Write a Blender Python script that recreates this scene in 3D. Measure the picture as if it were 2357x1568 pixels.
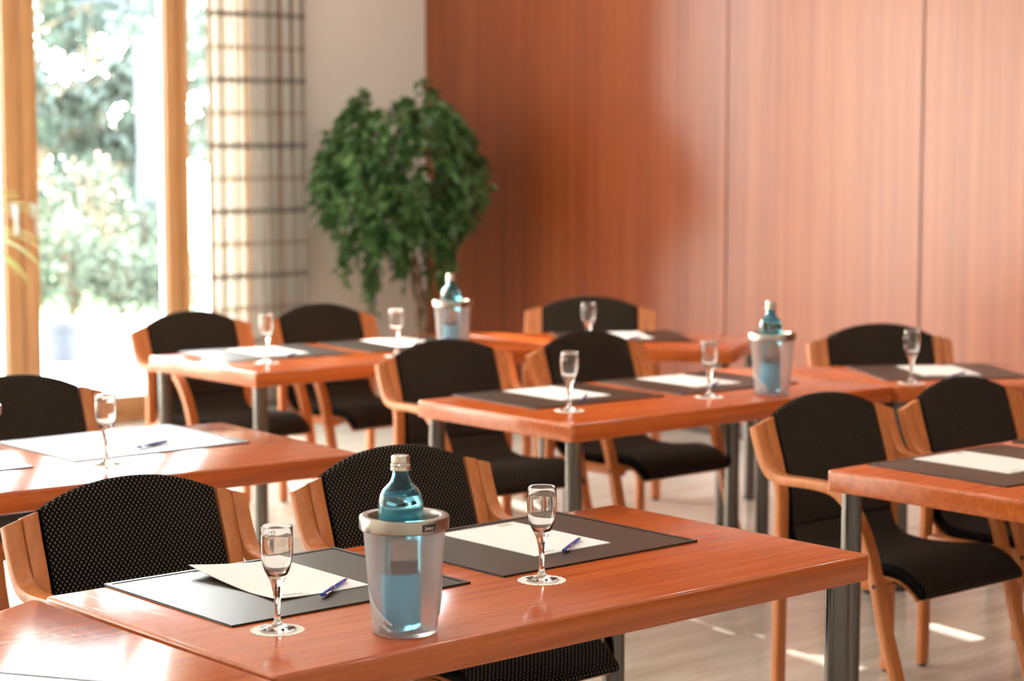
import bpy, bmesh, math, random
from mathutils import Vector, Matrix
PI = math.pi
R = math.radians
for o in list(bpy.data.objects): bpy.data.objects.remove(o)
scn = bpy.context.scene
COL = scn.collection

# ------------------------------------------------------------------ camera, world, sun, exposure
# room axes: +X runs along the window wall towards the wood-panelled wall, +Y towards the window wall
cam_d = bpy.data.cameras.new('camera')
cam_d.sensor_width = 36.0
cam_d.lens = 4740.0 / 2357.0 * 36.0
cam_d.clip_start = 0.05; cam_d.clip_end = 400
cam_d.dof.use_dof = True
cam_d.dof.focus_distance = 4.02
cam_d.dof.aperture_fstop = 3.6
cam = bpy.data.objects.new('camera', cam_d); COL.objects.link(cam)
cam.location = (0, 0, 1.618)
cam.rotation_euler = (R(90 - 5.7), 0, R(-40.5))
scn.camera = cam

SUN_DIR = Vector((-0.155, -1.0, -0.49)).normalized()
world = bpy.data.worlds.new('world'); scn.world = world; world.use_nodes = True
wn = world.node_tree; wn.nodes.clear()
w_out = wn.nodes.new('ShaderNodeOutputWorld'); w_bg = wn.nodes.new('ShaderNodeBackground')
w_sky = wn.nodes.new('ShaderNodeTexSky'); w_sky.sky_type = 'NISHITA'; w_sky.sun_disc = False
w_sky.sun_elevation = R(22); w_sky.sun_rotation = R(0); w_sky.dust_density = 3.0; w_sky.air_density = 1.0
w_mix = wn.nodes.new('ShaderNodeMix'); w_mix.data_type = 'RGBA'; w_mix.inputs[0].default_value = 0.92
w_mix.inputs[7].default_value = (0.90, 0.97, 1.06, 1)
wn.links.new(w_sky.outputs[0], w_mix.inputs[6]); wn.links.new(w_mix.outputs[2], w_bg.inputs[0])
w_bg.inputs[1].default_value = 20.0
wn.links.new(w_bg.outputs[0], w_out.inputs[0])
sun_d = bpy.data.lights.new('sun', 'SUN'); sun_d.energy = 19.0; sun_d.angle = R(0.3); sun_d.color = (1.0, 0.93, 0.82)
sun = bpy.data.objects.new('sun', sun_d); COL.objects.link(sun)
sun.rotation_euler = SUN_DIR.to_track_quat('-Z', 'Y').to_euler()
sun.location = (2, 30, 12)
scn.view_settings.view_transform = 'Standard'
scn.view_settings.look = 'None'
scn.view_settings.gamma = 1.0
scn.view_settings.exposure = 0.36
scn.view_settings.use_curve_mapping = False

# ------------------------------------------------------------------ node helpers
def new_mat(name):
    m = bpy.data.materials.new(name); m.use_nodes = True
    nt = m.node_tree; nt.nodes.clear()
    out = nt.nodes.new('ShaderNodeOutputMaterial')
    b = nt.nodes.new('ShaderNodeBsdfPrincipled')
    nt.links.new(b.outputs[0], out.inputs[0])
    return m, nt, b, out
def plain(name, col, rough=0.5, metal=0.0, **kw):
    m, nt, b, out = new_mat(name)
    b.inputs['Base Color'].default_value = (*col, 1); b.inputs['Roughness'].default_value = rough
    b.inputs['Metallic'].default_value = metal
    for k, v in kw.items(): b.inputs[k.replace('_', ' ')].default_value = v
    return m
def mapping(nt, scale, coord='Object', rot=(0, 0, 0), loc=(0, 0, 0)):
    tc = nt.nodes.new('ShaderNodeTexCoord'); mp = nt.nodes.new('ShaderNodeMapping')
    mp.inputs['Scale'].default_value = scale; mp.inputs['Rotation'].default_value = rot; mp.inputs['Location'].default_value = loc
    nt.links.new(tc.outputs[coord], mp.inputs[0]); return mp.outputs[0]
def noise(nt, vec, scale=5, detail=4, rough=0.6, dist=0.0):
    n = nt.nodes.new('ShaderNodeTexNoise'); n.inputs['Scale'].default_value = scale
    n.inputs['Detail'].default_value = detail; n.inputs['Roughness'].default_value = rough
    n.inputs['Distortion'].default_value = dist
    nt.links.new(vec, n.inputs['Vector']); return n.outputs[0]
def ramp(nt, fac, stops):
    r = nt.nodes.new('ShaderNodeValToRGB'); e = r.color_ramp.elements
    while len(e) < len(stops): e.new(0.5)
    for el, (p, c) in zip(e, stops): el.position = p; el.color = (*c, 1)
    nt.links.new(fac, r.inputs[0]); return r.outputs[0]
def mathn(nt, op, a, b=None, c=None):
    n = nt.nodes.new('ShaderNodeMath'); n.operation = op
    for i, v in enumerate((a, b, c)):
        if v is None: continue
        if isinstance(v, (int, float)): n.inputs[i].default_value = v
        else: nt.links.new(v, n.inputs[i])
    return n.outputs[0]
def mixc(nt, fac, a, b, mode='MIX'):
    n = nt.nodes.new('ShaderNodeMix'); n.data_type = 'RGBA'; n.blend_type = mode
    for i, v in ((0, fac), (6, a), (7, b)):
        if isinstance(v, (int, float)): n.inputs[i].default_value = v
        elif isinstance(v, tuple): n.inputs[i].default_value = (*v, 1)
        else: nt.links.new(v, n.inputs[i])
    return n.outputs[2]
def bump(nt, b, h, strength=0.1, dist=0.01):
    n = nt.nodes.new('ShaderNodeBump'); n.inputs['Strength'].default_value = strength; n.inputs['Distance'].default_value = dist
    nt.links.new(h, n.inputs['Height']); nt.links.new(n.outputs[0], b.inputs['Normal'])

def wood(name, dark, mid, light, along, rough, fine=1.0, coat=0.0, lowf=0.25, spec=0.5):
    """wood with fine fibres stretched along one local axis"""
    m, nt, b, out = new_mat(name)
    s = [14 * fine] * 3; s[along] = 0.55
    v = mapping(nt, tuple(s)); n1 = noise(nt, v, 3.0, 6, 0.65, 0.25)
    s2 = [110 * fine] * 3; s2[along] = 2.0
    v2 = mapping(nt, tuple(s2)); n2 = noise(nt, v2, 1.6, 3, 0.6)
    v3 = mapping(nt, (1.3, 1.3, 1.3)); n3 = noise(nt, v3, 1.5, 2, 0.5)
    f = mathn(nt, 'ADD', mathn(nt, 'MULTIPLY', n1, 0.62), mathn(nt, 'ADD', mathn(nt, 'MULTIPLY', n2, 0.22), mathn(nt, 'MULTIPLY', n3, lowf * 0.6)))
    c = ramp(nt, f, [(0.32, dark), (0.5, mid), (0.66, light)])
    nt.links.new(c, b.inputs['Base Color'])
    b.inputs['Roughness'].default_value = rough
    b.inputs['Specular IOR Level'].default_value = spec
    b.inputs['Coat Weight'].default_value = coat; b.inputs['Coat Roughness'].default_value = 0.06
    return m, nt, b

M = {}
# polished cherry table tops; fine scratches roughen the lacquer
M['table'], nt, b = wood('table_cherry', (0.30, 0.050, 0.010), (0.47, 0.092, 0.018), (0.57, 0.137, 0.031), 0, 0.13, 1.0, 0.0, 0.25, 0.36)
v = mapping(nt, (60, 4, 4), rot=(0, 0, 0.5)); v_b = mapping(nt, (5, 70, 5), rot=(0, 0, -0.3))
sc = ramp(nt, noise(nt, v, 2.0, 5, 0.7), [(0.56, (0, 0, 0)), (0.7, (1, 1, 1))])
nt.links.new(mathn(nt, 'MULTIPLY_ADD', sc, 0.07, 0.11), b.inputs['Roughness'])
M['table_edge'], nt, b = wood('table_edge_cherry', (0.30, 0.058, 0.010), (0.43, 0.095, 0.018), (0.52, 0.135, 0.030), 0, 0.2, 1.2, 0.2)
M['chair_wood'], nt, b = wood('chair_beech', (0.44, 0.130, 0.035), (0.54, 0.180, 0.053), (0.61, 0.225, 0.076), 2, 0.32, 1.6, 0.1)
M['door_wood'], nt, b = wood('door_pine', (0.40, 0.19, 0.075), (0.52, 0.27, 0.115), (0.60, 0.34, 0.16), 2, 0.35, 0.8)
# veneered wall: vertical ribbon grain
m, nt, b, out = new_mat('wall_veneer')
v = mapping(nt, (9, 9, 0.10)); n1 = noise(nt, v, 2.0, 7, 0.7, 0.1)
v = mapping(nt, (60, 60, 0.5)); n2 = noise(nt, v, 2.0, 3, 0.6)
v = mapping(nt, (1.1, 1.1, 0.22)); n3 = noise(nt, v, 1.4, 3, 0.5)
f = mathn(nt, 'ADD', mathn(nt, 'MULTIPLY', n1, 0.55), mathn(nt, 'ADD', mathn(nt, 'MULTIPLY', n2, 0.2), mathn(nt, 'MULTIPLY', n3, 0.25)))
c = ramp(nt, f, [(0.36, (0.165, 0.030, 0.009)), (0.5, (0.25, 0.056, 0.016)), (0.64, (0.335, 0.100, 0.031))])
nt.links.new(c, b.inputs['Base Color']); b.inputs['Roughness'].default_value = 0.32
b.inputs['Specular IOR Level'].default_value = 0.5
b.inputs['Coat Weight'].default_value = 0.12; b.inputs['Coat Roughness'].default_value = 0.32
M['veneer'] = m
M['veneer_gap'] = plain('veneer_gap', (0.05, 0.014, 0.006), 0.6)
M['paint'] = plain('white_wall_paint', (0.80, 0.76, 0.70), 0.75)
m, nt, b, out = new_mat('wall_paint_textured')
b.inputs['Base Color'].default_value = (0.90, 0.87, 0.81, 1); b.inputs['Roughness'].default_value = 0.8
bump(nt, b, noise(nt, mapping(nt, (1, 1, 1)), 140, 3), 0.15, 0.002)
M['wall'] = m
M['ceiling'] = plain('ceiling_paint', (0.86, 0.84, 0.80), 0.85)
# floor: pale beige boards
m, nt, b, out = new_mat('floor_boards')
v = mapping(nt, (0.7, 5, 1)); n1 = noise(nt, v, 2.5, 5, 0.6)
v2 = mapping(nt, (3, 40, 1)); n2 = noise(nt, v2, 2.0, 3, 0.6)
f = mathn(nt, 'ADD', mathn(nt, 'MULTIPLY', n1, 0.6), mathn(nt, 'MULTIPLY', n2, 0.35))
c = ramp(nt, f, [(0.35, (0.48, 0.44, 0.38)), (0.5, (0.60, 0.57, 0.51)), (0.62, (0.70, 0.68, 0.64))])
nt.links.new(c, b.inputs['Base Color']); b.inputs['Roughness'].default_value = 0.22
b.inputs['Specular IOR Level'].default_value = 1.0
M['floor'] = m
# upholstery: near-black with little tan crosses in a diamond lattice, UVs are metres
m, nt, b, out = new_mat('chair_fabric')
tc = nt.nodes.new('ShaderNodeTexCoord'); sp = nt.nodes.new('ShaderNodeSeparateXYZ'); nt.links.new(tc.outputs['UV'], sp.inputs[0])
SX, SY = 0.0118, 0.0142
def lattice(off):
    a = mathn(nt, 'ABSOLUTE', mathn(nt, 'SUBTRACT', mathn(nt, 'FRACT', mathn(nt, 'ADD', mathn(nt, 'DIVIDE', sp.outputs[0], SX), off)), 0.5))
    d = mathn(nt, 'ABSOLUTE', mathn(nt, 'SUBTRACT', mathn(nt, 'FRACT', mathn(nt, 'ADD', mathn(nt, 'DIVIDE', sp.outputs[1], SY), off)), 0.5))
    v1 = mathn(nt, 'MULTIPLY', mathn(nt, 'LESS_THAN', a, 0.065), mathn(nt, 'LESS_THAN', d, 0.235))
    h1 = mathn(nt, 'MULTIPLY', mathn(nt, 'LESS_THAN', a, 0.20), mathn(nt, 'LESS_THAN', d, 0.06))
    return mathn(nt, 'MAXIMUM', v1, h1)
pat = mathn(nt, 'MAXIMUM', lattice(0.0), lattice(0.5))
c = mixc(nt, pat, (0.0022, 0.0019, 0.0018), (0.155, 0.115, 0.082))
nt.links.new(c, b.inputs['Base Color']); b.inputs['Roughness'].default_value = 0.85
b.inputs['Specular IOR Level'].default_value = 0.06
M['fabric'] = m
M['fabric_edge'] = plain('chair_fabric_edge', (0.004, 0.0035, 0.0035), 0.85, 0.0, Specular_IOR_Level=0.06)
M['steel'] = plain('satin_steel', (0.15, 0.135, 0.125), 0.22, 1.0)
M['black_plastic'] = plain('black_plastic', (0.02, 0.02, 0.02), 0.5)
M['dark_screw'] = plain('dark_screw', (0.03, 0.03, 0.03), 0.4, 0.6)
m, nt, b, out = new_mat('mat_leatherette')
b.inputs['Base Color'].default_value = (0.036, 0.023, 0.017, 1); b.inputs['Roughness'].default_value = 0.34
b.inputs['Specular IOR Level'].default_value = 0.30
bump(nt, b, noise(nt, mapping(nt, (1, 1, 1)), 900, 2), 0.12, 0.0006)
M['mat'] = m
M['mat_groove'] = plain('mat_groove', (0.008, 0.007, 0.006), 0.35)
M['paper'] = plain('notepad_paper', (0.83, 0.80, 0.77), 0.8)
M['ink'] = plain('grey_print', (0.22, 0.22, 0.26), 0.7)
M['ink_brown'] = plain('tan_print', (0.50, 0.40, 0.30), 0.7)
M['pen_blue'] = plain('pen_blue', (0.014, 0.05, 0.42), 0.2, 0.0, Coat_Weight=0.5)
M['pen_clip'] = plain('pen_clip_chrome', (0.85, 0.82, 0.78), 0.12, 1.0)
M['doily'] = plain('doily_paper', (0.86, 0.80, 0.73), 0.85)
# clear glass
def glassm(name, col, rough=0.0, ior=1.5):
    m, nt, b, out = new_mat(name)
    b.inputs['Base Color'].default_value = (*col, 1); b.inputs['Roughness'].default_value = rough
    b.inputs['Transmission Weight'].default_value = 1.0; b.inputs['IOR'].default_value = ior
    return m
M['glass'] = glassm('clear_glass', (1, 1, 1), 0.0, 1.5)
M['etch'] = plain('etched_frost', (0.80, 0.80, 0.80), 0.6)
M['blue_glass'] = glassm('blue_bottle_glass', (0.20, 0.64, 0.84), 0.0, 1.45)
M['water'] = glassm('water', (0.75, 0.93, 0.97), 0.0, 1.33)
M['alu_cap'] = plain('alu_cap', (0.62, 0.54, 0.48), 0.25, 1.0)
M['brushed_rim'] = plain('brushed_rim', (0.40, 0.36, 0.32), 0.28, 1.0)
m, nt, b, out = new_mat('frosted_plastic')
b.inputs['Base Color'].default_value = (0.93, 0.92, 0.94, 1); b.inputs['Roughness'].default_value = 0.33
b.inputs['Transmission Weight'].default_value = 0.90; b.inputs['IOR'].default_value = 1.18
M['frost'] = m
M['clear_plastic'] = plain('clear_relief_plastic', (0.80, 0.80, 0.84), 0.05, 0.0, Coat_Weight=1.0, Transmission_Weight=0.35)
M['label_top'] = plain('bottle_label_cream', (0.50, 0.37, 0.31), 0.6)
M['label_low'] = plain('bottle_label_brown', (0.10, 0.04, 0.035), 0.6)
M['blue_label'] = plain('bottle_label_blue', (0.08, 0.50, 0.76), 0.4)
M['emblem_plate'] = plain('emblem_plate', (0.03, 0.015, 0.013), 0.4)
M['emblem_metal'] = plain('emblem_metal', (0.80, 0.70, 0.62), 0.25, 1.0)
# window glass passes light straight through, with a surface reflection
m = bpy.data.materials.new('window_glass'); m.use_nodes = True; nt = m.node_tree; nt.nodes.clear()
out = nt.nodes.new('ShaderNodeOutputMaterial'); mx = nt.nodes.new('ShaderNodeMixShader'); fr = nt.nodes.new('ShaderNodeFresnel')
fr.inputs[0].default_value = 1.45
tr = nt.nodes.new('ShaderNodeBsdfTransparent'); tr.inputs[0].default_value = (0.96, 0.98, 0.97, 1)
gl = nt.nodes.new('ShaderNodeBsdfGlossy'); gl.inputs['Roughness'].default_value = 0.02
nt.links.new(fr.outputs[0], mx.inputs[0]); nt.links.new(tr.outputs[0], mx.inputs[1]); nt.links.new(gl.outputs[0], mx.inputs[2])
nt.links.new(mx.outputs[0], out.inputs[0]); M['window'] = m
M['handle'] = plain('white_metal_handle', (0.82, 0.82, 0.82), 0.3, 0.3)
M['gasket'] = plain('white_glazing_bead', (0.85, 0.85, 0.83), 0.5)
# sheer and plaid curtain
def cloth(name, colfn, trans):
    m = bpy.data.materials.new(name); m.use_nodes = True; nt = m.node_tree; nt.nodes.clear()
    out = nt.nodes.new('ShaderNodeOutputMaterial'); mx = nt.nodes.new('ShaderNodeMixShader')
    d = nt.nodes.new('ShaderNodeBsdfDiffuse'); t = nt.nodes.new('ShaderNodeBsdfTranslucent')
    mx.inputs[0].default_value = trans
    c = colfn(nt)
    for s_ in (d, t):
        if isinstance(c, tuple): s_.inputs[0].default_value = (*c, 1)
        else: nt.links.new(c, s_.inputs[0])
    nt.links.new(d.outputs[0], mx.inputs[1]); nt.links.new(t.outputs[0], mx.inputs[2]); nt.links.new(mx.outputs[0], out.inputs[0])
    return m
def plaid(nt):
    tc = nt.nodes.new('ShaderNodeTexCoord'); sp = nt.nodes.new('ShaderNodeSeparateXYZ'); nt.links.new(tc.outputs['UV'], sp.inputs[0])
    def band(src, period, width, off=0.0):
        f = mathn(nt, 'FRACT', mathn(nt, 'ADD', mathn(nt, 'DIVIDE', src, period), off))
        return mathn(nt, 'LESS_THAN', f, width)
    U, V = sp.outputs[0], sp.outputs[1]
    c = mixc(nt, mathn(nt, 'MULTIPLY', band(U, 0.36, 0.10), 0.75), (0.90, 0.88, 0.84), (0.84, 0.58, 0.38))
    c = mixc(nt, mathn(nt, 'MULTIPLY', band(U, 0.12, 0.22, 0.4), 0.38), c, (0.45, 0.36, 0.25))
    c = mixc(nt, mathn(nt, 'MULTIPLY', band(U, 0.075, 0.16, 0.7), 0.42), c, (0.42, 0.32, 0.22))  # fold shade painted in as narrow darker lines
    c = mixc(nt, mathn(nt, 'MULTIPLY', band(V, 0.378, 0.085, -0.071), 0.62), c, (0.22, 0.18, 0.14))
    c = mixc(nt, mathn(nt, 'MULTIPLY', band(V, 0.378, 0.08, 0.429), 0.45), c, (0.42, 0.30, 0.20))
    return c
M['curtain'] = cloth('plaid_curtain', plaid, 0.38)
M['sheer'] = cloth('sun_diffuser_cloth', lambda nt: (0.95, 0.95, 0.95), 0.75)
# plants
def leafm(name, c1, c2, rough=0.35, trans=0.25):
    m, nt, b, out = new_mat(name)
    n = noise(nt, mapping(nt, (1, 1, 1)), 7, 3)
    c = ramp(nt, n, [(0.35, c1), (0.65, c2)]); nt.links.new(c, b.inputs['Base Color'])
    b.inputs['Roughness'].default_value = rough
    t = nt.nodes.new('ShaderNodeBsdfTranslucent'); nt.links.new(c, t.inputs[0])
    mx = nt.nodes.new('ShaderNodeMixShader'); mx.inputs[0].default_value = trans
    nt.links.new(b.outputs[0], mx.inputs[1]); nt.links.new(t.outputs[0], mx.inputs[2]); nt.links.new(mx.outputs[0], out.inputs[0])
    return m
M['ficus'] = leafm('ficus_leaf', (0.045, 0.115, 0.035), (0.125, 0.23, 0.075), 0.25)
M['palm'] = leafm('palm_leaf', (0.24, 0.36, 0.10), (0.40, 0.50, 0.20), 0.4, 0.4)
M['tree_leaf'] = leafm('garden_leaf', (0.040, 0.055, 0.042), (0.075, 0.098, 0.078), 0.7, 0.15)
M['shrub_leaf'] = leafm('shrub_leaf', (0.055, 0.072, 0.045), (0.10, 0.12, 0.08), 0.7, 0.15)
M['flower'] = plain('pink_flower', (0.75, 0.45, 0.36), 0.7)
M['bark'] = plain('bark_brown', (0.17, 0.11, 0.065), 0.8)
M['bark_grey'] = plain('bark_pale', (0.075, 0.08, 0.10), 0.8)
M['terrace'] = plain('pale_terrace', (0.62, 0.61, 0.58), 0.7)
M['grass'] = plain('lawn', (0.22, 0.30, 0.14), 0.9)
M['grey_pot'] = plain('blue_grey_pot', (0.020, 0.024, 0.034), 0.5)
M['clay_pot'] = plain('terracotta_pot', (0.42, 0.20, 0.11), 0.7)
M['soil'] = plain('soil', (0.05, 0.035, 0.025), 0.9)
M['screen'] = plain('sun_blocker_grey', (0.45, 0.42, 0.38), 0.8)  # for the added sun-blocking screens
M['lamp_trim'] = plain('white_lamp_trim', (0.85, 0.85, 0.85), 0.4)
m = bpy.data.materials.new('lamp_glow'); m.use_nodes = True; nt = m.node_tree; nt.nodes.clear()
out = nt.nodes.new('ShaderNodeOutputMaterial'); em = nt.nodes.new('ShaderNodeEmission'); em.inputs[0].default_value = (1, 0.86, 0.68, 1); em.inputs[1].default_value = 60
nt.links.new(em.outputs[0], out.inputs[0]); M['glow'] = m

# ------------------------------------------------------------------ mesh helpers
def link(name, me, mats, parent=None, smooth=None, loc=None, rotz=None):
    if not isinstance(mats, (list, tuple)): mats = [mats]
    for m_ in mats: me.materials.append(m_)
    if smooth is not None:
        for p in me.polygons: p.use_smooth = True
        me.set_sharp_from_angle(angle=R(smooth))
    o = bpy.data.objects.new(name, me); COL.objects.link(o)
    if parent is not None: o.parent = parent
    if loc is not None: o.location = loc
    if rotz is not None: o.rotation_euler = (0, 0, rotz)
    return o
def bm_to(name, bm, mats, parent=None, smooth=None, loc=None, rotz=None):
    bmesh.ops.recalc_face_normals(bm, faces=bm.faces)
    me = bpy.data.meshes.new(name); bm.to_mesh(me); bm.free()
    return link(name, me, mats, parent, smooth, loc, rotz)
def pydata(name, vs, fs, mats, parent=None, smooth=None, loc=None, rotz=None, uvs=None, midx=None):
    me = bpy.data.meshes.new(name); me.from_pydata(vs, [], fs); me.update()
    if uvs is not None:
        ul = me.uv_layers.new(name='UVMap')
        for l in me.loops: ul.data[l.index].uv = uvs[l.vertex_index]
    o = link(name, me, mats, parent, smooth, loc, rotz)
    if midx is not None:
        for p, i in zip(me.polygons, midx): p.material_index = i
    return o
def tag(o, label=None, cat=None, group=None, kind=None):
    if label: o['label'] = label
    if cat: o['category'] = cat
    if group: o['group'] = group
    if kind: o['kind'] = kind
    return o
def empty(name, loc, rotz, label, cat, group=None):
    o = bpy.data.objects.new(name, None); COL.objects.link(o); o.empty_display_size = 0.1
    o.location = loc; o.rotation_euler = (0, 0, rotz)
    return tag(o, label, cat, group)
def copy_tree(o, parent=None):
    c = o.copy(); COL.objects.link(c)
    if parent is not None: c.parent = parent
    for ch in [x for x in o.children]: copy_tree(ch, c)
    return c
def box(bm, x0, x1, y0, y1, z0, z1, bev=0.0, seg=2, mi=0):
    mt = Matrix.Translation(((x0 + x1) / 2, (y0 + y1) / 2, (z0 + z1) / 2)) @ Matrix.Diagonal((x1 - x0, y1 - y0, z1 - z0, 1))
    r = bmesh.ops.create_cube(bm, size=1, matrix=mt); vs = r['verts']
    fs = {f for v in vs for f in v.link_faces}
    for f in fs: f.material_index = mi
    if bev > 0:
        es = {e for v in vs for e in v.link_edges}
        bmesh.ops.bevel(bm, geom=list(es), offset=bev, segments=seg, affect='EDGES', profile=0.5)
def boxo(name, dims, mat, parent=None, bev=0.0, loc=None, rotz=None, seg=2):
    bm = bmesh.new(); box(bm, *dims, bev, seg); return bm_to(name, bm, mat, parent, 40 if bev else None, loc, rotz)
def lathe_data(prof, n=48, cx=0, cy=0):
    vs, fs = [], []; k = len(prof)
    for j in range(n):
        a = 2 * PI * j / n
        for r_, z in prof: vs.append((cx + r_ * math.cos(a), cy + r_ * math.sin(a), z))
    for j in range(n):
        j2 = (j + 1) % n
        for i in range(k - 1): fs.append((j * k + i, j2 * k + i, j2 * k + i + 1, j * k + i + 1))
    return vs, fs
def lathe(name, prof, mat, parent=None, n=48, smooth=35, loc=None, clean=True):
    vs, fs = lathe_data(prof, n)
    bm = bmesh.new(); bv = [bm.verts.new(v) for v in vs]
    for f in fs: bm.faces.new([bv[i] for i in f])
    bmesh.ops.remove_doubles(bm, verts=bm.verts, dist=1e-6)
    bmesh.ops.dissolve_degenerate(bm, edges=bm.edges, dist=1e-7)
    return bm_to(name, bm, mat, parent, smooth, loc)
def tube_bm(bm, pts, rad, n=8, mi=0):
    pts = [Vector(p) for p in pts]; rings = []
    if not isinstance(rad, (list, tuple)): rad = [rad] * len(pts)
    for i, p in enumerate(pts):
        t = (pts[min(i + 1, len(pts) - 1)] - pts[max(i - 1, 0)]).normalized()
        up = Vector((0, 0, 1)) if abs(t.z) < 0.95 else Vector((1, 0, 0))
        a = t.cross(up).normalized(); b_ = a.cross(t)
        rings.append([bm.verts.new(p + (a * math.cos(2 * PI * k / n) + b_ * math.sin(2 * PI * k / n)) * rad[i]) for k in range(n)])
    for i in range(len(rings) - 1):
        for k in range(n):
            f = bm.faces.new((rings[i][k], rings[i][(k + 1) % n], rings[i + 1][(k + 1) % n], rings[i + 1][k])); f.material_index = mi
    for rg in (rings[0], rings[-1]):
        f = bm.faces.new(rg); f.material_index = mi
def tubeo(name, pts, rad, mat, parent=None, n=10, loc=None):
    bm = bmesh.new(); tube_bm(bm, pts, rad, n); return bm_to(name, bm, mat, parent, 50, loc)
def spline(pts, per=6):
    """Catmull-Rom through 2-D or 3-D points"""
    P = [Vector(p) for p in pts]; out = []
    for i in range(len(P) - 1):
        p0 = P[i - 1] if i else P[0] * 2 - P[1]; p1, p2 = P[i], P[i + 1]
        p3 = P[i + 2] if i + 2 < len(P) else P[-1] * 2 - P[-2]
        for k in range(per):
            t = k / per
            out.append(0.5 * ((2 * p1) + (p2 - p0) * t + (2 * p0 - 5 * p1 + 4 * p2 - p3) * t * t + (3 * p1 - p0 - 3 * p2 + p3) * t ** 3))
    out.append(P[-1]); return out
def strip_part(name, path, x0, x1, thick, mat, parent, slant_start=0.0, r=0.005):
    """laminated strip: y/z path swept with a rounded rectangular section from x0 to x1"""
    n = len(path); vs = []; fs = []
    sec = []
    w = (x1 - x0); cx = (x0 + x1) / 2
    for (sx, sy, a0) in ((1, 1, 0), (-1, 1, 90), (-1, -1, 180), (1, -1, 270)):
        for k in range(3):
            a = R(a0 + 45 * k)
            sec.append((cx + sx * (w / 2 - r) + r * math.cos(a), sy * (thick / 2 - r) + r * math.sin(a)))
    S = len(sec)
    for i, p in enumerate(path):
        q0, q1 = path[max(i - 1, 0)], path[min(i + 1, n - 1)]
        ty, tz = q1[0] - q0[0], q1[1] - q0[1]; L = math.hypot(ty, tz); ny, nz = -tz / L, ty / L
        for (sx, sn) in sec:
            dz = 0
            if i == 0 and slant_start: dz = slant_start * (abs(sx) - abs(cx)) / w
            vs.append((sx, p[0] + ny * sn, p[1] + nz * sn + dz))
    for i in range(n - 1):
        for k in range(S): fs.append((i * S + k, i * S + (k + 1) % S, (i + 1) * S + (k + 1) % S, (i + 1) * S + k))
    fs.append(tuple(range(S - 1, -1, -1))); fs.append(tuple((n - 1) * S + k for k in range(S)))
    bm = bmesh.new(); bv = [bm.verts.new(v) for v in vs]
    for f in fs: bm.faces.new([bv[i] for i in f])
    return bm_to(name, bm, mat, parent, 35)
def text_bm(body, size, font_shear=0.0, extrude=0.0002, res=3, spacing=1.0):
    cu = bpy.data.curves.new('txt', 'FONT'); cu.body = body; cu.size = size; cu.align_x = 'CENTER'; cu.align_y = 'CENTER'
    cu.shear = font_shear; cu.extrude = extrude; cu.resolution_u = res; cu.space_character = spacing
    o = bpy.data.objects.new('txt', cu); COL.objects.link(o)
    dg = bpy.context.evaluated_depsgraph_get(); dg.update()
    me = bpy.data.meshes.new_from_object(o.evaluated_get(dg))
    bpy.data.objects.remove(o); bpy.data.curves.remove(cu)
    bm = bmesh.new(); bm.from_mesh(me); bpy.data.meshes.remove(me); return bm

# ------------------------------------------------------------------ room shell
XR, YW = 8.03, 10.238          # wood-panelled wall, window wall
XL, YB, ZC = -5.5, -4.5, 3.6   # far side walls and ceiling
DOOR_H = 3.45
WT = 0.3
def struct(o, name=None): o['kind'] = 'structure'; return o
struct(boxo('floor', (XL - .3, XR + .3, YB - .3, YW + WT, -0.12, 0.0), M['floor']))
struct(boxo('ceiling', (XL - .3, XR + .3, YB - .3, YW + WT, ZC, ZC + 0.2), M['ceiling']))
# wood wall: backing plus full-height veneer panels with shadow gaps, seams 2.61 m and 3.90 m from the corner
bm = bmesh.new()
box(bm, XR + 0.02, XR + 0.25, YB - .3, YW + WT, 0, ZC, mi=1)
edges = [YW, YW - 2.60, YW - 3.90] + [YW - 3.90 - 1.3 * k for k in range(1, 9)]
for a_, b_ in zip(edges[:-1], edges[1:]):
    box(bm, XR, XR + 0.021, b_ + 0.004, a_ - 0.004 if a_ != YW else a_, 0.075, ZC, 0.0015, 1, 0)
struct(bm_to('wall_right', bm, [M['veneer'], M['veneer_gap']]))
struct(boxo('baseboard_right', (XR - 0.012, XR + 0.02, YB, YW, 0, 0.07), plain('dark_baseboard', (0.06, 0.035, 0.025), 0.5), bev=0.002))
struct(boxo('wall_back', (XL - .3, XR + .25, YB - .3, YB, 0, ZC), M['wall']))
struct(boxo('wall_left', (XL - .3, XL, YB, YW + WT, 0, ZC), M['wall']))
# window wall: solid pier beside the corner, piers between openings, header above
# openings run from x1 down to x0 (distance s from the corner)
OPEN = [(XR - 3.90, XR - 1.30)]
x = XR - 3.90 - 0.35
while x - 2.2 > XL + 0.2:
    OPEN.append((x - 2.2, x)); x -= 2.2 + 0.35
bm = bmesh.new()
last = XR + 0.02
for (a_, b_) in OPEN:
    box(bm, b_, last, YW, YW + WT, 0, ZC); last = a_
box(bm, XL - .3, last, YW, YW + WT, 0, ZC)
for (a_, b_) in OPEN: box(bm, a_, b_, YW, YW + WT, DOOR_H, ZC)
struct(bm_to('wall_front', bm, M['wall']))
struct(boxo('baseboard_front', (XR - 1.28, XR - 0.012, YW - 0.014, YW, 0, 0.07), M['paint'], bev=0.002))

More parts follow.
